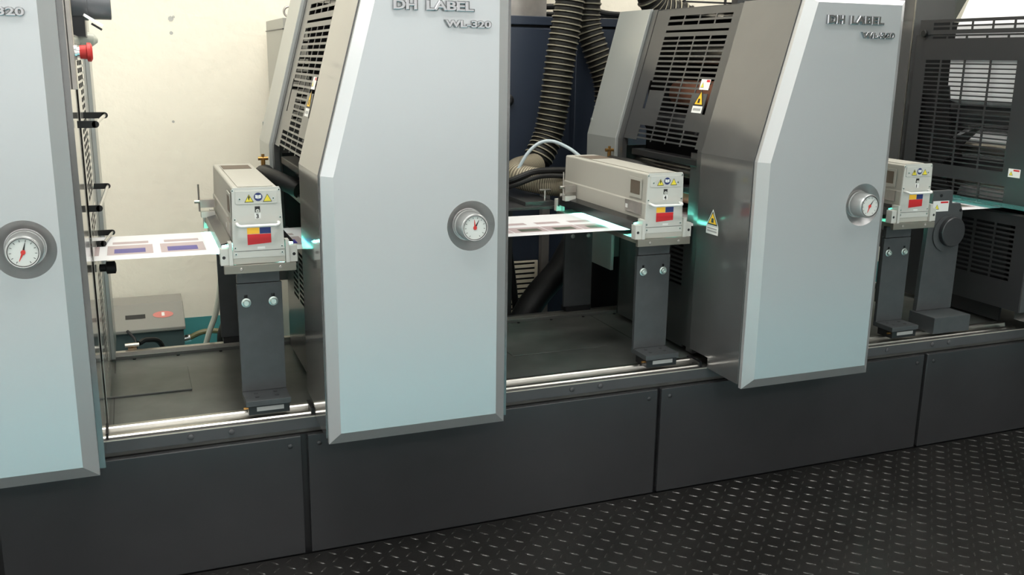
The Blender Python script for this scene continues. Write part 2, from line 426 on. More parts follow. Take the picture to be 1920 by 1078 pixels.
    k.cyl(f + Vector((0, .0004, 0)), f + Vector((0, -.0012, 0)), .0055, 'estop_red', 16)
    k.build('needle', knob)
    for txt, dx, z, wd, hh, dp in (('DH', .202, 1.675, .069, .0285, .009), ('LABEL', .293, 1.675, .140, .0285, .009), ('WL-320', .346, 1.632, .138, .0215, .008)):
        t = MB(); text(t, txt, .03, x0 + dx, YF, z, dp, 'letter_chrome', width=wd, height=hh, bold=.0005); t.build('lettering', cover, smooth=False)
    # solid front housing behind the cover
    XR = x0 + .563
    prof = lambda z0, d=0: [(XS + d, z0), (XR, z0), (XR, ZT), (XS + d + KS * (ZT - ZB), ZT), (XS + d, ZB)]
    b = MB(); b.prism(prof(.497), 2.618, 2.93, 'cover_grey'); b.prism([(XS, .457), (XR, .457), (XR, .497), (XS, .497)], 2.618, 2.808, 'cover_grey')
    hs = b.build('front_housing', u)
    # recessed dark frame, slotted door, rear cover on the leaning side
    d1 = .012
    b = MB(); side_shell(b, XS + d1, 2.931, 2.975, .4745, 'door_grey', t=.02, ztop=ZT - .003)
    side_shell(b, XS + d1, 3.548, 3.588, 1.10, 'door_grey', t=.02, ztop=ZT - .003)
    b.build('door_frame', u)
    pos = lambda y, z, n: (XS + d1 + .002 + KS * (z - ZB) + n, y, z)
    c4 = [(3.0, 3.102), (3.110, 3.212), (3.220, 3.322), (3.330, 3.440)]
    holes = []
    for z in (1.726, 1.7035): holes += [(a, c, z - .014, z) for a, c in c4]
    holes.append((3.0, 3.44, 1.662, 1.671))
    z = 1.646
    for r in range(11): holes += [(a, c, z - .0125, z) for a, c in c4]; z -= .0197
    for r in range(7): holes += [(a + (.0 if i else .01), c, z - .0125, z) for i, (a, c) in enumerate(c4[1:3])]; z -= .0187
    for r in range(6): holes += [(a, c, z - .0120, z) for a, c in c4]; z -= .0178
    lowz = z
    for a in (3.0, 3.44):
        holes.append((a, a + .019, 1.362, 1.474))
    b = MB(); b.grid((2.976, 3.546), (1.238, 1.752), holes, pos, .003, 'door_grey')
    door = b.build('louvred_door', u)
    b = MB()
    b.cyl(pos(3.02, 1.29, -.001), pos(3.02, 1.29, .004), .007, 'black', 12)
    b.build('door_catch', door)
    if extras:
        P = lambda y, z, n: pos(y, z, n - .0004)
        b = MB()
        def dec(y0, y1, z0, z1, m, n): b.quad([P(y0, z0, n), P(y1, z0, n), P(y1, z1, n), P(y0, z1, n)], m)
        dec(3.020, 3.082, 1.450, 1.488, 'label_white', -.0003); dec(3.023, 3.045, 1.478, 1.486, 'red', -.0007)
        warn_triangle(b, P, 3.066, 1.466, .022)
        b.quad([P(3.026, 1.392, -.0004), P(3.092, 1.392, -.0004), P(3.059, 1.452, -.0004)], 'print_black')
        b.quad([P(3.034, 1.397, -.0007), P(3.084, 1.397, -.0007), P(3.059, 1.443, -.0007)], 'warn_orange')
        b.quad([P(3.053, 1.402, -.0010), P(3.068, 1.402, -.0010), P(3.066, 1.418, -.0010), P(3.054, 1.418, -.001)], 'print_black')
        dec(3.026, 3.092, 1.366, 1.391, 'label_white', -.0004); dec(3.034, 3.084, 1.374, 1.383, 'label_grey', -.0008)
        b.build('warning_label', door, label='white and yellow warning labels')
    b = MB(); side_shell(b, XS, 3.590, 3.86, .66, 'rear_grey', t=.014)
    b.box(XS + .014, XS + .2, 3.845, 3.86, .66, 1.3, 'rear_grey')
    b.build('rear_cover', u, bevel=.0015)
    # right hand side: flat, with a slotted door
    R = XR + .004
    posr = lambda y, z, n: (R - n, y, z)
    hr = []
    cr = [(3.0, 3.095), (3.105, 3.20), (3.21, 3.305), (3.315, 3.42)]
    z = 1.53
    while z > .52:
        if not (.90 < z < 1.02):
            for i, (a, c) in enumerate(cr):
                if 1.36 < z < 1.45 and i in (0, 3): continue
                if 1.08 < z < 1.13: continue
                if z < .9 and i == 0: continue
                hr.append((a, c, z - .014, z))
        z -= .0215
    hr.append((2.965, 3.385, .950, .968))
    b = MB(); b.grid((2.9305, 3.591), (.466, 1.60), hr, posr, .0012, 'side_beige'); b.build('right_door', u)
    b = MB(); b.box(R, R + .014, 3.592, 3.86, .466, 1.72, 'rear_grey'); b.build('right_rear_cover', u, bevel=.0015)
    b = MB(); b.box(XS + KS * (ZT - ZB) + .035, R - .004, 2.932, 3.86, ZT - .014, ZT - .002, 'door_grey'); b.build('roof', u)
    # dark works inside: frames, lower inner door, rollers
    b = MB()
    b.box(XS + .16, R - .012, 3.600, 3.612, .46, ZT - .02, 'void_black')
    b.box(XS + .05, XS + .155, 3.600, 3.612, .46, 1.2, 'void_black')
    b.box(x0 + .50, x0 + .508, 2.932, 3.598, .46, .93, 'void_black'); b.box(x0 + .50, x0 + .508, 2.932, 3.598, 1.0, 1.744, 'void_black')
    b.box(XS + .04, XS + .05, 2.932, 3.06, .4745, 1.22, 'door_grey')
    b.build('inner_frame', u)
    posl = lambda y, z, n: (XS + .048 + n, y, z)
    hl = []
    for r in range(10):
        hl += [(a, c, .70 + r * .019, .711 + r * .019) for a, c in ((3.09, 3.19), (3.20, 3.31), (3.34, 3.44))]
    b = MB(); b.grid((3.062, 3.598), (.46, .925), hl, posl, .008, 'door_grey'); b.build('lower_door', u)
    b = MB(); b.box(XS + .03, XS + .085, 2.94, 3.5, 1.172, 1.198, 'black'); b.box(XS + .05, XS + .1, 2.94, 3.5, 1.06, 1.085, 'black'); b.build('cross_beam', u, bevel=.003)
    for (dx, z, r, m) in ((.16, 1.03, .035, 'copper'), (.24, 1.10, .045, 'dark_plastic'), (.11, 1.13, .022, 'steel'), (.33, 1.02, .04, 'steel'), (.28, .90, .03, 'copper'), (.17, 1.30, .04, 'dark_plastic'), (.30, 1.42, .055, 'copper'), (.30, 1.58, .04, 'steel')):
        MB().cyl((x0 + dx, 2.945, z), (x0 + dx, 3.59, z), r, m, 20).build('roller', u)
    # valve and hose at the rear of the opening
    b = MB(); b.tube(spline([(XS - .012, 3.60, 1.13), (XS - .035, 3.52, 1.135), (XS - .005, 3.40, 1.13), (XS + .06, 3.30, 1.10)], 6), .029, 'rubber', 14)
    b.build('water_hose', u)
    b = MB(); p = Vector((XS - .022, 3.60, 1.15)); b.cyl(p, p + Vector((0, 0, .028)), .008, 'brass', 10); b.cyl(p + Vector((-.018, 0, .032)), p + Vector((.018, 0, .032)), .007, 'brass', 10); b.cyl(p + Vector((0, 0, .028)), p + Vector((0, 0, .048)), .006, 'brass', 10)
    b.build('brass_valve', u)
    return u
NEED = (28, -6)
unit2 = make_unit(.473, 'silver fronted printing unit in the middle of the press, beige-lit louvred side', True)
NEED = (15, 205)
unit1 = make_unit(-.693, 'silver fronted printing unit cut off by the left edge, red stop button on its side', True)
NEED = (35, 200)
unit3 = make_unit(1.907, 'silver fronted printing unit on the right with yellow warning triangles on its louvred door', True)
# extra warning label on the front housing of the right unit
b = MB(); P = lambda y, z, n: (1.903 + n, y, z)
b.quad([P(2.792, .982, -.001), P(2.868, .982, -.001), P(2.830, 1.042, -.001)], 'label_white')
b.quad([P(2.797, .985, -.0014), P(2.863, .985, -.0014), P(2.830, 1.036, -.0014)], 'print_black')
b.quad([P(2.805, .990, -.0017), P(2.855, .990, -.0017), P(2.830, 1.028, -.0017)], 'warn_orange')
b.quad([P(2.822, .994, -.002), P(2.838, .994, -.002), P(2.836, 1.010, -.002), P(2.823, 1.010, -.002)], 'print_black')
b.quad([P(2.792, .952, -.001), P(2.868, .952, -.001), P(2.868, .981, -.001), P(2.792, .981, -.001)], 'label_white')
b.quad([P(2.80, .960, -.0014), P(2.86, .960, -.0014), P(2.86, .966, -.0014), P(2.80, .966, -.0014)], 'label_grey')
b.quad([P(2.80, .970, -.0014), P(2.86, .970, -.0014), P(2.86, .975, -.0014), P(2.80, .975, -.0014)], 'label_grey')
b.build('warning_label', unit3, label='orange warning triangle above a white caption')
# stop button, bracket strips and towel bars on the left unit's right side
X1 = -.130
b = MB()
b.box(X1 + .0005, X1 + .012, 2.70, 2.76, 1.46, 1.74, 'galvanised'); b.box(X1 + .0005, X1 + .006, 2.78, 2.90, 1.50, 1.735, 'side_beige')
b.build('switch_bracket', unit1, bevel=.001)
b = MB(); b.lathe((X1 + .012, 2.74, 1.553), (1, 0, 0), [(0, .020), (.006, .020), (.006, .014), (.014, .014)], 'chrome', 20)
b.lathe((X1 + .024, 2.74, 1.553), (1, 0, 0), [(0, .017), (.016, .018), (.018, .024), (.026, .024), (.030, .018)], 'estop_red', 24, cap0=True, cap1=True)
b.build('stop_button', unit1, label='red mushroom stop button')
for z, ya, xa, yb, xb in ((1.372, 2.70, -.083, 3.10, -.068), (1.124, 2.90, -.098, 3.40, -.084), (.968, 3.20, -.105, 3.40, -.082)):
    b = MB()
    for y, xx in ((ya, xa), (yb, xb)):
        b.box(-.126, xx, y - .004, y + .004, z - .009, z + .009, 'rubber'); b.cyl((xx, y - .004, z), (xx, y + .004, z), .009, 'rubber', 14)
    b.cyl((xa, ya, z), (xb, yb, z), .005, 'side_beige', 12)
    b.build('guide_bar', unit1)
b = MB(); b.lathe((-.121, 3.15, .90), (1, 0, 0), [(0, .012), (.018, .012), (.02, .02), (.045, .02), (.048, .012)], 'rubber', 14, cap1=True); b.build('locking_knob', unit1)

# ------------------------------------------------------------------ next machine on the right (flat slotted side)
fu = thing('finishing_unit', 'dark grey unit with a wide flat slotted door at the right edge', 'finishing unit', (3.9, 3.2, .44))
XF = 3.46
pos = lambda y, z, n: (XF + n, y, z)
cols = [(3.41, 3.495), (3.275, 3.40), (3.135, 3.265), (2.995, 3.125)]
h = []
for r in range(24): h += [(a, c, 1.56 - r * .0196, 1.5735 - r * .0196) for a, c in cols]
for r in range(4): h += [(a - .02, c - .02, 1.036 - r * .0185, 1.049 - r * .0185) for a, c in cols]
h += [(a, c, 1.668, 1.677) for a, c in ((3.39, 3.47), (3.28, 3.38), (3.17, 3.27), (3.06, 3.16), (2.95, 3.05))]
b = MB(); b.grid((2.84, 3.566), (.962, 1.685), h, pos, .003, 'door_dark'); sd = b.build('slotted_door', fu)
b = MB()
b.quad([pos(2.905, 1.092, -.001), pos(2.965, 1.092, -.001), pos(2.965, 1.128, -.001), pos(2.905, 1.128, -.001)], 'label_white')
warn_triangle(b, lambda y, z, n: pos(y, z, n - .001), 2.95, 1.107, .02)
b.quad([pos(2.91, 1.118, -.0015), pos(2.94, 1.118, -.0015), pos(2.94, 1.125, -.0015), pos(2.91, 1.125, -.0015)], 'red')
b.build('warning_label', sd, label='small white label with a yellow triangle')
h = [(a, c, z, z + .012) for z in (1.706, 1.726) for a, c in ((3.37, 3.465), (3.25, 3.36), (3.14, 3.24), (3.03, 3.13), (2.92, 3.02))]
b = MB(); b.grid((2.84, 3.545), (1.687, 1.752), h, lambda y, z, n: (XF - .006 + n, y, z), .003, 'door_dark'); fl = b.build('top_flap', fu)
b = MB(); b.lathe((XF - .006, 3.51, 1.692), (-1, 0, 0), [(0, .017), (.012, .017), (.014, .014)], 'rubber', 18, cap1=True); b.build('flap_knob', fl)
b = MB(); b.box(XF - .004, 3.7, 3.592, 4.3, .66, 1.9, 'cover_grey'); b.box(XF - .006, XF - .002, 3.588, 3.594, .66, 1.9, 'steel'); b.build('rear_cover', fu)
b = MB(); b.box(XF, 4.05, 2.618, 2.838, .497, 1.76, 'cover_grey'); b.build('front_housing', fu)
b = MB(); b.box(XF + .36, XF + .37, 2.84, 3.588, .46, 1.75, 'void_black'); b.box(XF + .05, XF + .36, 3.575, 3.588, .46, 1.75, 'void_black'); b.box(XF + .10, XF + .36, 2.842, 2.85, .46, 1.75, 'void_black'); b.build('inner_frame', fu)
b = MB(); b.prism([(3.575, 1.40), (3.36, 1.46), (3.32, 1.22), (3.14, 1.30), (3.36, 1.10), (3.28, .98), (3.575, .98)], XF + .02, XF + .03, 'black', 'x')
b.build('side_frame', fu)
b = MB()
for (dx, z, r, m) in ((.13, 1.33, .05, 'dark_plastic'), (.12, 1.19, .03, 'steel'), (.17, 1.08, .055, 'dark_plastic'), (.10, 1.03, .02, 'steel')):
    b = MB().cyl((XF + dx, 2.86, z), (XF + dx, 3.57, z), r, m, 22); b.build('roller', fu)
b = MB(); b.prism([(XF - .075, .972), (XF + .0, .972), (XF + .0, .978), (XF - .075, .978)], 2.72, 3.36, 'glass_teal'); b.build('glass_strip', fu, label='teal edged glass strip under the slotted door')
hl = [(a, c, .66 + r * .0205, .672 + r * .0205) for r in range(12) for a, c in ((2.86, 2.955), (2.965, 3.06), (3.075, 3.16))]
b = MB(); b.grid((2.79, 3.22), (.54, .94), hl, lambda y, z, n: (XF - .04 + n, y, z), .003, 'door_dark'); ld = b.build('lower_guard', fu)
b = MB(); b.box(XF - .038, XF + .02, 2.785, 2.79, .54, .94, 'cover_grey'); b.box(XF - .034, XF + .02, 2.79, 3.22, .935, .94, 'cover_grey'); b.build('guard_return', fu)
b = MB(); b.box(XF + .03, XF + .04, 2.94, 3.588, .46, .93, 'base_grey'); b.build('inner_wall', fu)
# paper web ---------------------------------------------------------------
web = MB()
Y0, Y1 = 2.975, 3.372; ZW = .958
path = [(-2.2, ZW), (3.50, ZW)]
web.box(-2.2, 3.60, Y0, Y1, ZW - .0003, ZW, 'paper')
wp = [(3.62, .958), (3.66, 1.05), (3.61, 1.18), (3.555, 1.225), (3.70, 1.31), (3.63, 1.36), (3.488, 1.40), (3.484, 1.57), (3.50, 1.72), (3.53, 1.79), (3.60, 1.95), (3.75, 2.2)]
for (xa, za), (xb, zb) in zip(wp, wp[1:]):
    web.quad([(xa, Y0 + .01, za), (xb, Y0 + .01, zb), (xb, Y1, zb), (xa, Y1, za)], 'paper')
x = -1.33
zt_ = ZW + .0004
def ink(x0, x1, y0, y1, m, dz=0):
    web.quad([(x0, y0, zt_ + dz), (x1, y0, zt_ + dz), (x1, y1, zt_ + dz), (x0, y1, zt_ + dz)], m)
while x < 3.3:
    if x < .8:
        ink(x + .014, x + .121, 3.222, 3.262, 'ink_mauve'); ink(x, x + .132, 3.048, 3.198, 'ink_mauve'); ink(x + .02, x + .11, 3.07, 3.14, 'ink_indigo', .0003)
        x += .1545
    else:
        ink(x, x + .095, 3.175, 3.215, 'ink_mauve'); ink(x - .01, x + .12, 3.03, 3.128, 'ink_mauve'); ink(x + .02, x + .10, 3.045, 3.095, 'ink_olive', .0003)
        x += .1345
o = web.build('paper_web', None, smooth=False); tag(o, 'continuous white paper web with printed labels threading through the units', 'paper web')

# ------------------------------------------------------------------ UV lamps
def make_lamp(cx, num, label):
    L = thing('uv_lamp', label, 'curing lamp', (cx, 3.2, .917), 'curing lamps on posts')
    W = .0765; YFt = 2.865
    b = MB()                                                          # housing
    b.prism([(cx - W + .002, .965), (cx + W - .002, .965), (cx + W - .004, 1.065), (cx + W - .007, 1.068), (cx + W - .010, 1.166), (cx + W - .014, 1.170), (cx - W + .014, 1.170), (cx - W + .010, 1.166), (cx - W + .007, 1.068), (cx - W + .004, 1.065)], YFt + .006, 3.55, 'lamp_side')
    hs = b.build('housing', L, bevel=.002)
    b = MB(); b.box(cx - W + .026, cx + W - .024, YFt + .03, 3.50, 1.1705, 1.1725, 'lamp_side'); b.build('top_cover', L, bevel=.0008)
    b = MB(); b.box(cx - .048, cx + .046, 3.36, 3.47, 1.1728, 1.1738, 'vent_brown'); b.build('top_vent', L, label='brown mesh vent')
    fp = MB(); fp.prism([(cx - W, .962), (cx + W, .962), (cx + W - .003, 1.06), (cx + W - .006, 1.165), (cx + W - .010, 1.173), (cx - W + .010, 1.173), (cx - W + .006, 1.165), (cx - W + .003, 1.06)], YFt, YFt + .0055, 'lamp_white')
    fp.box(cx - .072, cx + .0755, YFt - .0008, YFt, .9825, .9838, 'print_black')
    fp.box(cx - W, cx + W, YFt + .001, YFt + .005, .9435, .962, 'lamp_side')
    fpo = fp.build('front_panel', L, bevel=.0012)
    b = MB(); b.prism([(cx - .062, 1.128), (cx - .058, 1.124), (cx + .056, 1.124), (cx + .060, 1.128), (cx + .059, 1.163), (cx - .061, 1.163)], YFt - .0025, YFt, 'lamp_white'); sp = b.build('sign_plate', L, bevel=.0005)
    P = lambda u, v, n: (cx + u, YFt - .0025 + n, v)
    b = MB(); warn_triangle(b, P, -.022, 1.139, .027); warn_triangle(b, P, .031, 1.139, .027)
    b.quad([P(-.024, 1.149, -.0012), P(-.019, 1.145, -.0012), P(-.021, 1.140, -.0012), P(-.023, 1.134, -.0012), P(-.0245, 1.142, -.0012)], 'print_black')
    b.quad([P(.029, 1.137, -.0012), P(.033, 1.137, -.0012), P(.033, 1.143, -.0012), P(.029, 1.143, -.0012)], 'yellow')
    c = [P(.0045 + .0125 * math.cos(2 * PI * k / 24), 1.1445 + .0125 * math.sin(2 * PI * k / 24), -.0006) for k in range(24)]; b.quad(c, 'sign_blue')
    b.quad([P(-.004, 1.141, -.001), P(.0041, 1.139, -.001), P(.0041, 1.1495, -.001), P(-.004, 1.151, -.001)], 'label_white')
    b.quad([P(.0049, 1.139, -.001), P(.013, 1.141, -.001), P(.013, 1.151, -.001), P(.0049, 1.1495, -.001)], 'label_white')
    b.build('warning_sign', sp, label='yellow triangles around a blue disc with an open book')
    b = MB(); b.box(cx - .0065, cx + .0085, YFt - .001, YFt, 1.099, 1.116, 'print_black'); b.cyl((cx + .001, YFt - .001, 1.103), (cx + .001, YFt - .003, 1.103), .0055, 'lamp_white', 14)
    b.cyl((cx + .001, YFt - .003, 1.103), (cx + .001, YFt - .0036, 1.103), .0016, 'print_black', 8); b.build('latch', L)
    b = MB(); b.box(cx - .008, cx + .010, YFt - .0006, YFt, 1.079, 1.096, 'label_white'); text(b, num, .018, cx - .0035, YFt - .0006, 1.0805, .0008, 'print_black', height=.0125, bold=.0003)
    b.build('number_tag', L, label='white tag with a black number', smooth=False)
    b = MB(); hz = 1.062                                              # handle
    b.tube(spline([(cx - .060, YFt, hz + .004), (cx - .060, YFt - .016, hz + .003), (cx - .052, YFt - .026, hz), (cx - .03, YFt - .027, hz), (cx + .03, YFt - .027, hz), (cx + .052, YFt - .026, hz), (cx + .060, YFt - .016, hz + .003), (cx + .060, YFt, hz + .004)], 6), .0048, 'label_white', 12)
    b.build('handle', L)
    b = MB(); y = YFt - .0006
    def q(x0, x1, za, zb, zc, zd, m, d=0): b.quad([(cx + x0, y - d, za), (cx + x1, y - d, zb), (cx + x1, y - d, zc), (cx + x0, y - d, zd)], m)
    q(-.0335, .0385, .9985, 1.0035, 1.061, 1.061, 'lamp_white'); q(-.032, .037, 1.001, 1.0055, 1.033, 1.033, 'red', .0004); q(-.032, .0035, 1.034, 1.034, 1.060, 1.060, 'flag_yellow', .0004); q(.0045, .037, 1.034, 1.034, 1.060, 1.060, 'sign_blue', .0004)
    b.build('colour_label', L, label='red, yellow and blue label')
    b = MB(); b.box(cx - .004, cx + .018, YFt - .0005, YFt, .988, .9945, 'label_white'); b.build('caption_label', L)
    b = MB()
    for dx, z in ((-.0685, 1.164), (.0655, 1.164), (-.049, 1.139), (.048, 1.139), (-.0655, 1.078), (.0665, 1.081), (-.068, .993), (.068, .993), (-.067, .974), (.068, .974)):
        yy = YFt - (.0025 if 1.13 < z < 1.15 else 0)
        b = MB(); b.lathe((cx + dx, yy, z), (0, -1, 0), [(0, .0042), (.0012, .004), (.0012, .0022), (.0002, .002)], 'zinc', 14)
        b.cyl((cx + dx, yy - .0001, z), (cx + dx, yy - .0003, z), .0022, 'print_black', 8)
        b.build('screw', L)
    # left side window and plate
    xs = cx - W + .0062
    b = MB(); b.box(xs - .0030, xs - .0002, 2.905, 2.995, 1.079, 1.150, 'lamp_side'); b.box(xs - .0038, xs - .003, 2.915, 2.982, 1.092, 1.140, 'vent_brown'); b.build('side_window', L)
    b = MB(); b.box(cx - W - .002, cx - W + .0045, 2.895, 3.01, 1.025, 1.066, 'galvanised'); b.box(cx - W - .0026, cx - W - .002, 2.99, 3.005, 1.036, 1.050, 'label_white'); b.build('rating_plate', L)
    # shades and end brackets; gap under the shades lets the light out
    for s in (-1, 1):
        b = MB(); b.prism([(cx + s * (W - .004), 1.010), (cx + s * (W + .030), 1.002), (cx + s * (W + .030), .970), (cx + s * (W + .028), .970), (cx + s * (W + .028), .998), (cx + s * (W - .004), 1.004)], 2.893, 3.53, 'black_gloss')
        b.build('shade', L)
        for y0, y1 in ((2.862, 2.892), (3.531, 3.552)):
            b = MB(); b.box(*sorted((cx + s * (W + .001), cx + s * (W + .012))), y0 - .006, y1, .943, 1.012, 'lamp_white'); b.box(*sorted((cx + s * (W + .012), cx + s * (W + .036))), y0, y1, .943, .993, 'lamp_white')
            b.cyl((cx + s * (W + .026), y0, .967), (cx + s * (W + .026), y0 - .0006, .967), .005, 'print_black', 12)
            b.build('end_bracket', L, bevel=.001)
    b = MB()
    for s in (-1, 1): b.box(*sorted((cx + s * (W + .008), cx + s * (W + .025))), 2.96, 3.40, .978, .981, 'uv_glow')
    b.build('lamp_slot', L, label='glowing green-blue light slot')
    b = MB(); b.box(cx - .098, cx + .102, 2.872, 3.56, .925, .942, 'taupe'); b.box(cx - .104, cx + .107, 2.856, 2.871, .917, .9425, 'taupe')
    for s in (-.055, .06): b.lathe((cx + s, 2.856, .930), (0, -1, 0), [(0, .005), (.001, .0045)], 'galvanised', 12, cap1=True)
    b.build('tray', L, bevel=.001, label='taupe metal tray under the lamp')
    # clamp at the rear left
    b = MB(); b.box(cx - W - .050, cx - W - .002, 3.42, 3.45, 1.035, 1.062, 'galvanised'); b.cyl((cx - W - .052, 3.435, 1.02), (cx - W - .052, 3.435, 1.115), .003, 'steel', 8); b.cyl((cx - W - .068, 3.435, 1.055), (cx - W - .050, 3.435, 1.055), .006, 'steel', 10)
    b.box(cx - W - .048, cx - W - .002, 3.42, 3.45, 1.0, 1.02, 'lamp_white')
    b.build('clamp', L)
    return L
make_lamp(.3315, '3', 'off-white boxy curing lamp nearest the left, numbered 3')
make_lamp(1.7225, '4', 'off-white boxy curing lamp seen in full length in the middle bay, numbered 4')
make_lamp(2.8620, '1', 'off-white boxy curing lamp partly hidden by the right-hand unit')

# ------------------------------------------------------------------ posts
def make_post(cx, label):
    p = thing('support_post', label, 'post', (cx, 2.94, .44), 'front posts carrying the curing lamps')
    W = .068
    holes = [(cx - .042 - .0045, cx - .042 + .0045, .793, .832), (cx + .040 - .0045, cx + .040 + .0045, .793, .832)]
    b = MB(); b.grid((cx - W, cx + W), (.5195, .868), holes, lambda u, v, n: (u, 2.93 + n, v), .014, 'post_grey'); b.build('post_plate', p, bevel=.001)
    b = MB(); b.box(cx - W + .006, cx + W - .010, 2.9445, 2.958, .60, .900, 'post_grey'); b.box(cx - W + .001, cx + W - .006, 2.926, 2.943, .871, .9165, 'post_grey'); b.build('head_plate', p, bevel=.001)
    b = MB()
    for dx in (-.042, .040):
        c = Vector((cx + dx, 2.93, .808)); b = MB(); b.lathe(c, (0, -1, 0), [(0, .0145), (.002, .0145), (.0025, .012), (.003, .010), (.011, .0095), (.012, .008), (.012, .005), (.008, .0048)], 'zinc', 24, cap1=True); b.build('bolt', p)
    b = MB(); b.box(cx - W, cx + W, 2.836, 2.945, .5015, .519, 'post_grey')
    for dx in (-.03, .03):
        for y in (2.872, 2.906): b.cyl((cx + dx, y, .519), (cx + dx, y, .5205), .007, 'dark_plastic', 12)
    b.build('foot_plate', p, bevel=.001)
    b = MB(); b.box(cx - W + .008, cx + W - .004, 2.842, 2.925, .4715, .501, 'black')
    b.box(cx - W + .010, cx - W + .03, 2.85, 2.91, .472, .5, 'black'); b.build('carriage', p, bevel=.002)
    b = MB(); b.box(cx - .036, cx + .046, 2.8405, 2.842, .483, .4965, 'label_grey'); b.build('rating_strip', p)
    b = MB(); b.cyl((cx - W + .008, 2.855, .492), (cx - W - .006, 2.855, .492), .004, 'brass', 8); b.build('grease_nipple', p)
    return p
make_post(.3345, 'dark grey flat post under the left curing lamp, two zinc bolts')
make_post(1.7290, 'dark grey flat post under the middle curing lamp, before the dark bed')
make_post(2.8590, 'dark grey flat post beside the hooded right unit, next to the round-capped stand')
def rear_post(cx, label):
    p = thing('rear_post', label, 'post', (cx, 3.69, .464), 'rear posts of the lamp mounts')
    b = MB(); b.box(cx - .066, cx + .066, 3.69, 3.704, .485, .9165, 'post_grey'); b.box(cx - .066, cx + .066, 3.58, 3.69, .900, .9165, 'post_grey'); b.build('post_plate', p)
    b = MB(); b.box(cx - .06, cx + .06, 3.675, 3.73, .4645, .4845, 'black'); b.build('carriage', p)
    for dx in (-.03, .045): MB().lathe((cx + dx, 3.69, .80), (0, -1, 0), [(0, .010), (.003, .009), (.006, .005)], 'zinc', 12, cap1=True).build('bolt', p)
rear_post(.335, 'dark rear post half hidden behind the left front post')
rear_post(1.795, 'dark rear post with two small bolts behind the middle bay')

# stand with a round black cap
st = thing('roller_stand', 'broad grey stand with a round black cap beside the rightmost curing lamp', 'stand', (3.1, 2.9, .44))
b = MB(); b.prism([(3.022, .5405), (3.212, .5405), (3.214, .955), (3.196, .992), (3.150, .992), (3.148, 1.048), (3.042, 1.048), (3.036, .965)], 2.95, 2.972, 'post_grey'); b.build('stand_plate', st, bevel=.0015)
b = MB(); b.box(3.010, 3.205, 2.836, 2.975, .4715, .540, 'post_grey'); b.build('foot_block', st, bevel=.0015)
b = MB(); b.lathe((3.138, 2.95, .868), (0, -1, 0), [(0, .077), (.006, .077)], 'post_grey', 40, cap1=True); b.lathe((3.150, 2.944, .876), (0, -1, 0), [(0, .062), (.018, .062), (.021, .059)], 'dark_plastic', 40, cap1=True); b.build('round_cap', st, label='round black cap')
b = MB(); b.box(3.045, 3.13, 2.9488, 2.9498, .962, 1.006, 'label_white'); b.box(3.085, 3.125, 2.9482, 2.9488, .996, 1.003, 'red')
warn_triangle(b, lambda u, v, n: (u, 2.9482 + n, v), 3.066, .980, .024); b.build('warning_label', st, label='white label with a yellow triangle and red bar')
b = MB()
for x, z in ((3.085, 1.028), (3.200, .962)): b.cyl((x, 2.9498, z), (x, 2.9480, z), .0065, 'black', 12)
b.build('socket_screw', st)

# ------------------------------------------------------------------ behind the press
def corr_hose(name, pts, r, label, cat='hose', m='hose_black', mw='hose_wire', step=.0052, amp=.09, per=5):
    P = resample(spline(pts, 16), step)
    b = MB(); b.tube(P, r, m, 22, rf=lambda i: r * (1 + (amp if i % per == 0 else (amp * .75 if i % per == 1 else -amp * .25))), mf=lambda i: mw if i % per == 0 else m)
    o = b.build(name); return tag(o, label, cat)
cab = thing('electrical_cabinet', 'dark blue steel cabinet against the cream wall behind the hoses', 'cabinet', (2.0, 4.4, FL))
b = MB(); b.box(1.2, 2.75, 4.3, 4.58, FL, 1.70, 'cabinet_blue'); b.box(1.195, 2.755, 4.285, 4.583, 1.71, 1.75, 'cabinet_blue'); b.box(1.21, 2.74, 4.31, 4.57, 1.70, 1.71, 'void_black'); b.build('cabinet_body', cab, bevel=.003)
for x0, x1 in ((1.215, 2.015), (2.04, 2.735)):
    d = MB().box(x0, x1, 4.288, 4.2995, .0, 1.695, 'cabinet_blue').build('cabinet_door', cab, bevel=.003)
b = MB(); b.lathe((1.68, 4.288, 1.36), (0, -1, 0), [(0, .03), (.02, .03), (.03, .015)], 'black', 14, cap1=True); b.build('door_latch', cab)
b = MB(); 
hv = [(1.56, 1.83, .225 + .0255 * k, .225 + .0255 * k + .0105) for k in range(14)]
b.grid((1.545, 1.845), (.2, .575), hv, lambda u, v, n: (u, 4.255 + n, v), .008, 'cream'); b.box(1.546, 1.844, 4.264, 4.286, .201, .574, 'void_black')
tag(b.build('vent_grille'), 'cream slatted vent grille low behind the middle bay', 'grille')
b = MB(); b.box(1.855, 1.895, 4.235, 4.27, FL + .002, .95, 'galvanised'); tag(b.build('upright_strut'), 'pale upright metal strut beside the slatted vent grille', 'strut')
b = MB(); b.tube(spline([(1.60, 4.13, .96), (1.635, 4.13, .7), (1.67, 4.13, .45), (1.68, 4.13, .3), (1.68, 4.13, -.07)], 8), .016, 'rubber', 10); tag(b.build('drain_hose'), 'thin black hose hanging in front of the slatted vent grille', 'hose')
b = MB(); b.box(1.712, 1.896, 4.33, 4.5, 1.752, 2.3, 'galvanised'); tag(b.build('air_duct'), 'brushed metal duct standing on the blue cabinet', 'duct')
b = MB()
b.tube(spline([(1.90, 4.40, 1.80), (2.1, 4.38, 1.805), (2.25, 4.36, 1.775), (2.5, 4.36, 1.775)], 8), .014, 'rubber', 10); b.tube(spline([(1.90, 4.45, 1.768), (2.2, 4.45, 1.77), (2.6, 4.4, 1.767)], 8), .012, 'rubber', 10)
tag(b.build('power_cables'), 'black cables lying on top of the blue cabinet', 'cable')
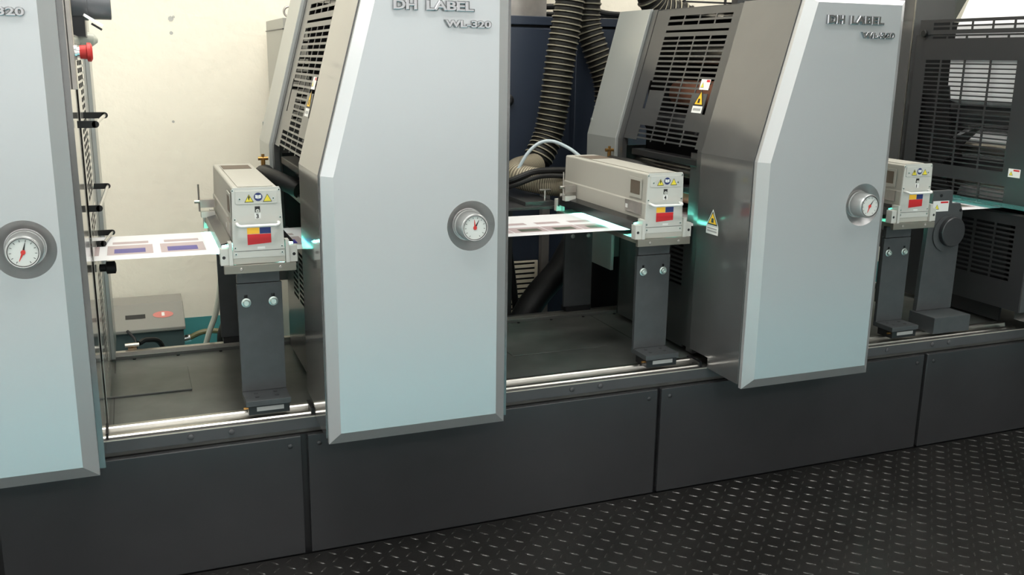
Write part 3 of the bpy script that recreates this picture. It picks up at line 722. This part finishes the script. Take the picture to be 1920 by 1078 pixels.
corr_hose('suction_hose', [(1.935, 4.1, 2.1), (1.91, 4.1, 1.81), (1.870, 4.1, 1.55), (1.845, 4.1, 1.35), (1.815, 4.1, 1.20), (1.755, 4.08, 1.09)], .066, 'thick black ribbed hose with pale rings, left of its pair')
corr_hose('suction_hose', [(2.065, 4.22, 2.1), (2.065, 4.22, 1.83), (2.066, 4.22, 1.72), (2.10, 4.2, 1.60), (2.15, 4.18, 1.45), (2.16, 4.17, 1.3), (2.15, 4.1, 1.05)], .058, 'black ribbed hose disappearing behind the louvred right unit', mw='hose_wire')
corr_hose('suction_hose', [(2.33, 4.15, 2.15), (2.34, 4.15, 1.90), (2.40, 4.15, 1.80), (2.52, 4.12, 1.765), (2.62, 4.1, 1.70)], .062, 'black ribbed hose bending over the top of the right unit')
corr_hose('flexible_duct', [(1.722, 4.03, 1.075), (1.60, 3.93, 1.07), (1.56, 3.83, 1.055), (1.63, 3.74, 1.04), (1.700, 3.66, 1.035), (1.722, 3.56, 1.045)], .052, 'cream ribbed duct joining the middle curing lamp to the black hose', m='hose_cream', mw='hose_cream_dark', step=.005, amp=.06, per=2)
b = MB(); b.tube(spline([(1.47, 3.85, .96), (1.52, 3.80, 1.045), (1.58, 3.79, 1.15), (1.635, 3.78, 1.20), (1.69, 3.76, 1.208), (1.75, 3.72, 1.18), (1.76, 3.62, 1.15), (1.76, 3.555, 1.13)], 8), .0075, 'tube_blue', 10); tag(b.build('air_tube'), 'pale blue-grey air tube arching into the back of the middle lamp', 'tube')
b = MB(); b.tube(spline([(1.42, 3.85, 1.0), (1.50, 3.76, 1.045), (1.60, 3.72, 1.085), (1.70, 3.60, 1.10), (1.72, 3.555, 1.10)], 8), .014, 'rubber', 10); b.tube(spline([(1.42, 3.83, .98), (1.50, 3.72, 1.03), (1.60, 3.67, 1.07), (1.69, 3.56, 1.08)], 8), .010, 'rubber', 10)
tag(b.build('lamp_cables'), 'black cables running over the cream ribbed duct to the middle lamp', 'cable')
sh = thing('rear_shelf', 'dark steel shelf plate under the ribbed ducts behind the web', 'shelf', (1.5, 3.9, .44))
b = MB(); b.prism([(1.30, 3.575), (1.635, 3.575), (1.635, 4.10), (1.20, 4.10), (1.20, 3.80)], .945, .957, 'door_grey', 'z'); b.prism([(1.5, 3.60), (1.632, 3.60), (1.632, 4.0), (1.5, 4.0)], .957, .975, 'door_grey', 'z'); b.build('shelf_plate', sh, bevel=.001)
b = MB(); b.box(1.2, 1.25, 4.0, 4.05, FL + .002, .945, 'door_grey'); b.box(1.58, 1.62, 4.04, 4.08, FL + .002, .945, 'door_grey'); b.build('leg', sh)
b = MB(); b.cyl((1.60, 3.63, .975), (1.60, 3.63, 1.02), .005, 'steel', 8); b.cyl((1.575, 3.63, 1.018), (1.625, 3.63, 1.018), .005, 'steel', 8); b.build('tee_screw', sh)
b = MB(); b.tube(spline([(2.05, 4.02, .90), (1.93, 4.0, .72), (1.84, 3.99, .58), (1.72, 3.98, .46), (1.64, 3.97, .33), (1.60, 3.96, .1), (1.59, 3.96, -.02)], 8), .062, 'rubber', 18); tag(b.build('exhaust_duct'), 'fat black cloth duct crossing behind the middle bay', 'duct')
b = MB(); b.box(1.97, 2.5, 3.9, 3.94, -.075, .9, 'black'); tag(b.build('dark_partition'), 'dark sheet partition behind the right unit', 'panel')
# tall grey cabinet with lifting eyes behind the middle unit
tc = thing('chiller_cabinet', 'tall grey cabinet with a lifting eye behind the middle unit', 'cabinet', (.9, 4.3, FL))
b = MB(); b.box(.60, 1.15, 4.0, 4.5, FL, 1.70, 'chiller_grey'); b.box(.596, 1.154, 3.994, 4.5, 1.655, 1.659, 'black'); b.build('cabinet_body', tc, bevel=.004)
b = MB(); b.grid((.612, 1.14), (.3, 1.63), [(.622, .70, 1.60 - k * .03, 1.61 - k * .03) for k in range(18)], lambda u, v, n: (u, 3.985 + n, v), .008, 'chiller_grey'); b.box(.615, .72, 3.9935, 3.996, 1.0, 1.62, 'void_black'); b.build('louvred_panel', tc)
b = MB()
for x in (.635, .73):
    b.tube([(x + .020 * math.cos(t), 4.06, 1.726 + .020 * math.sin(t)) for t in [k * PI / 10 for k in range(21)]], .005, 'galvanised', 8)
    b.cyl((x, 4.06, 1.699), (x, 4.06, 1.709), .01, 'galvanised', 10)
b.build('lifting_eye', tc)
# grey control box behind the left bay
cb = thing('control_box', 'low grey box with a red label and slot behind the left bay', 'control box', (0, 4.25, FL))
b = MB(); b.prism([(4.16, .40), (4.16, .415), (4.30, .492), (4.45, .492), (4.45, .40)], -.42, .158, 'box_grey', 'x'); b.build('lid', cb, bevel=.003)
b = MB(); b.box(-.415, .150, 4.17, 4.445, FL + .002, .3985, 'box_dark'); b.build('box_body', cb, bevel=.003)
b = MB(); S_ = lambda x, t, n: (x, 4.16 + .14 * t + .5 * n, .415 + .077 * t - n)
b.quad([S_(-.08, .42, -.001), S_(.0, .42, -.001), S_(.0, .58, -.001), S_(-.08, .58, -.001)], 'print_black'); b.build('slot', cb)
b = MB(); b.quad([S_(.03 + .042 + .042 * math.cos(k * PI / 12), .52 + .13 * math.sin(k * PI / 12), -.001) for k in range(24)], 'red_soft'); b.quad([S_(.066, .46, -.0015), S_(.078, .46, -.0015), S_(.078, .60, -.0015), S_(.066, .60, -.0015)], 'label_white'); b.build('red_label', cb)
b = MB(); b.tube(spline([(-.075, 4.14, .42), (-.045, 4.10, .38), (-.055, 4.05, .31), (-.07, 3.95, .30), (-.10, 3.8, .22), (-.12, 3.78, -.07)], 8), .006, 'rubber', 8); tag(b.build('signal_cable'), 'thin black cable looping in front of the grey control box', 'cable')
b = MB(); b.cyl((-.055, 3.72, .40), (-.055, 3.72, .475), .006, 'brass', 8); b.cyl((-.08, 3.72, .478), (-.03, 3.72, .478), .008, 'steel', 10); b.tube(spline([(-.03, 3.735, .478), (.0, 3.76, .482), (.05, 3.79, .45), (.07, 3.80, .3), (.08, 3.8, -.07)], 6), .010, 'rubber', 8)
b.box(-.07, -.04, 3.744, 3.75, .40, .478, 'rust_steel'); b.box(-.07, -.04, 3.7, 3.75, .465, .469, 'rust_steel')
tag(b.build('pipe_fitting'), 'brass and steel pipe fitting on the rear rail, left bay', 'pipe fitting')
b = MB(); b.tube(spline([(.285, 3.80, .93), (.292, 3.80, .80), (.285, 3.80, .68), (.262, 3.80, .56), (.225, 3.80, .46), (.19, 3.82, .30), (.18, 3.84, -.07)], 8), .011, 'tube_clear', 10); tag(b.build('clear_tube'), 'pale plastic tube hanging behind the left curing lamp', 'tube')
b = MB(); b.tube(spline([(.16, 4.2, .345), (.24, 4.2, .372), (.34, 4.2, .355), (.44, 4.2, .28), (.50, 4.2, .10), (.51, 4.2, -.07)], 8), .012, 'hose_cream_olive', 10)
b.cyl((.150, 4.2, .345), (.176, 4.2, .350), .017, 'chrome', 12); tag(b.build('coiled_hose'), 'olive hose with a chrome coupling beside the grey control box', 'hose')
b = MB(); b.tube(spline([(.42, 3.85, .75), (.36, 3.85, .62), (.31, 3.84, .5), (.29, 3.83, .42), (.30, 3.83, .2), (.30, 3.83, -.02)], 8), .03, 'rubber', 12); tag(b.build('exhaust_duct'), 'black rubber duct behind the left posts', 'duct')
# motor above the left unit, with a bright clamp
mo = thing('web_motor', 'grey cylindrical motor beside the top of the left unit', 'motor', (-.09, 3.3, 1.62))
b = MB(); b.lathe((-.30, 3.3, 1.70), (1, 0, 0), [(0, .05), (.10, .05), (.102, .045), (.16, .045), (.162, .052), (.205, .052), (.207, .048), (.27, .048), (.272, .044)], 'motor_grey', 28, cap0=True, cap1=True); b.build('motor_body', mo)
b = MB(); b.box(-.165, -.105, 3.27, 3.4, 1.60, 1.66, 'dark_plastic'); b.build('motor_mount', mo)
b = MB(); b.T = lambda p: Vector((-.078, 3.22, 1.648)) + Matrix.Rotation(math.radians(32), 3, 'Y') @ p
b.box(-.030, .030, -.03, .03, -.006, .002, 'chrome'); b.box(.0, .032, -.028, -.012, -.016, -.010, 'black'); b.box(.0, .032, .006, .024, -.016, -.010, 'black'); b.build('clamp_plate', mo)
b = MB(); b.lathe((-.15, 3.4, 1.60), (1, .2, -.12), [(0, .012), (.01, .022), (.06, .022), (.075, .008)], 'tube_clear', 14, cap0=True, cap1=True); b.build('filter_bulb', mo)
# steel rack and dark plate high behind
b = MB()
for z in (1.79, 1.84, 1.89): b.box(2.40, 3.1, 4.28, 4.30, z, z + .008, 'black')
for x in (2.62, 2.86): b.box(x, x + .01, 4.27, 4.28, 1.77, 2.0, 'black')
b.box(2.9, 3.05, 4.22, 4.27, 1.76, 2.0, 'dark_plastic')
tag(b.build('cable_rack'), 'thin dark wire rack above the right unit, against the wall', 'rack')
b = MB(); b.prism([(3.70, 1.765), (4.00, 1.765), (4.10, 1.93), (4.2, 2.3), (3.70, 2.3)], 3.88, 3.91, 'dark_olive'); tag(b.build('backing_plate'), 'dark olive plate with a slanted edge above the finishing unit', 'plate')
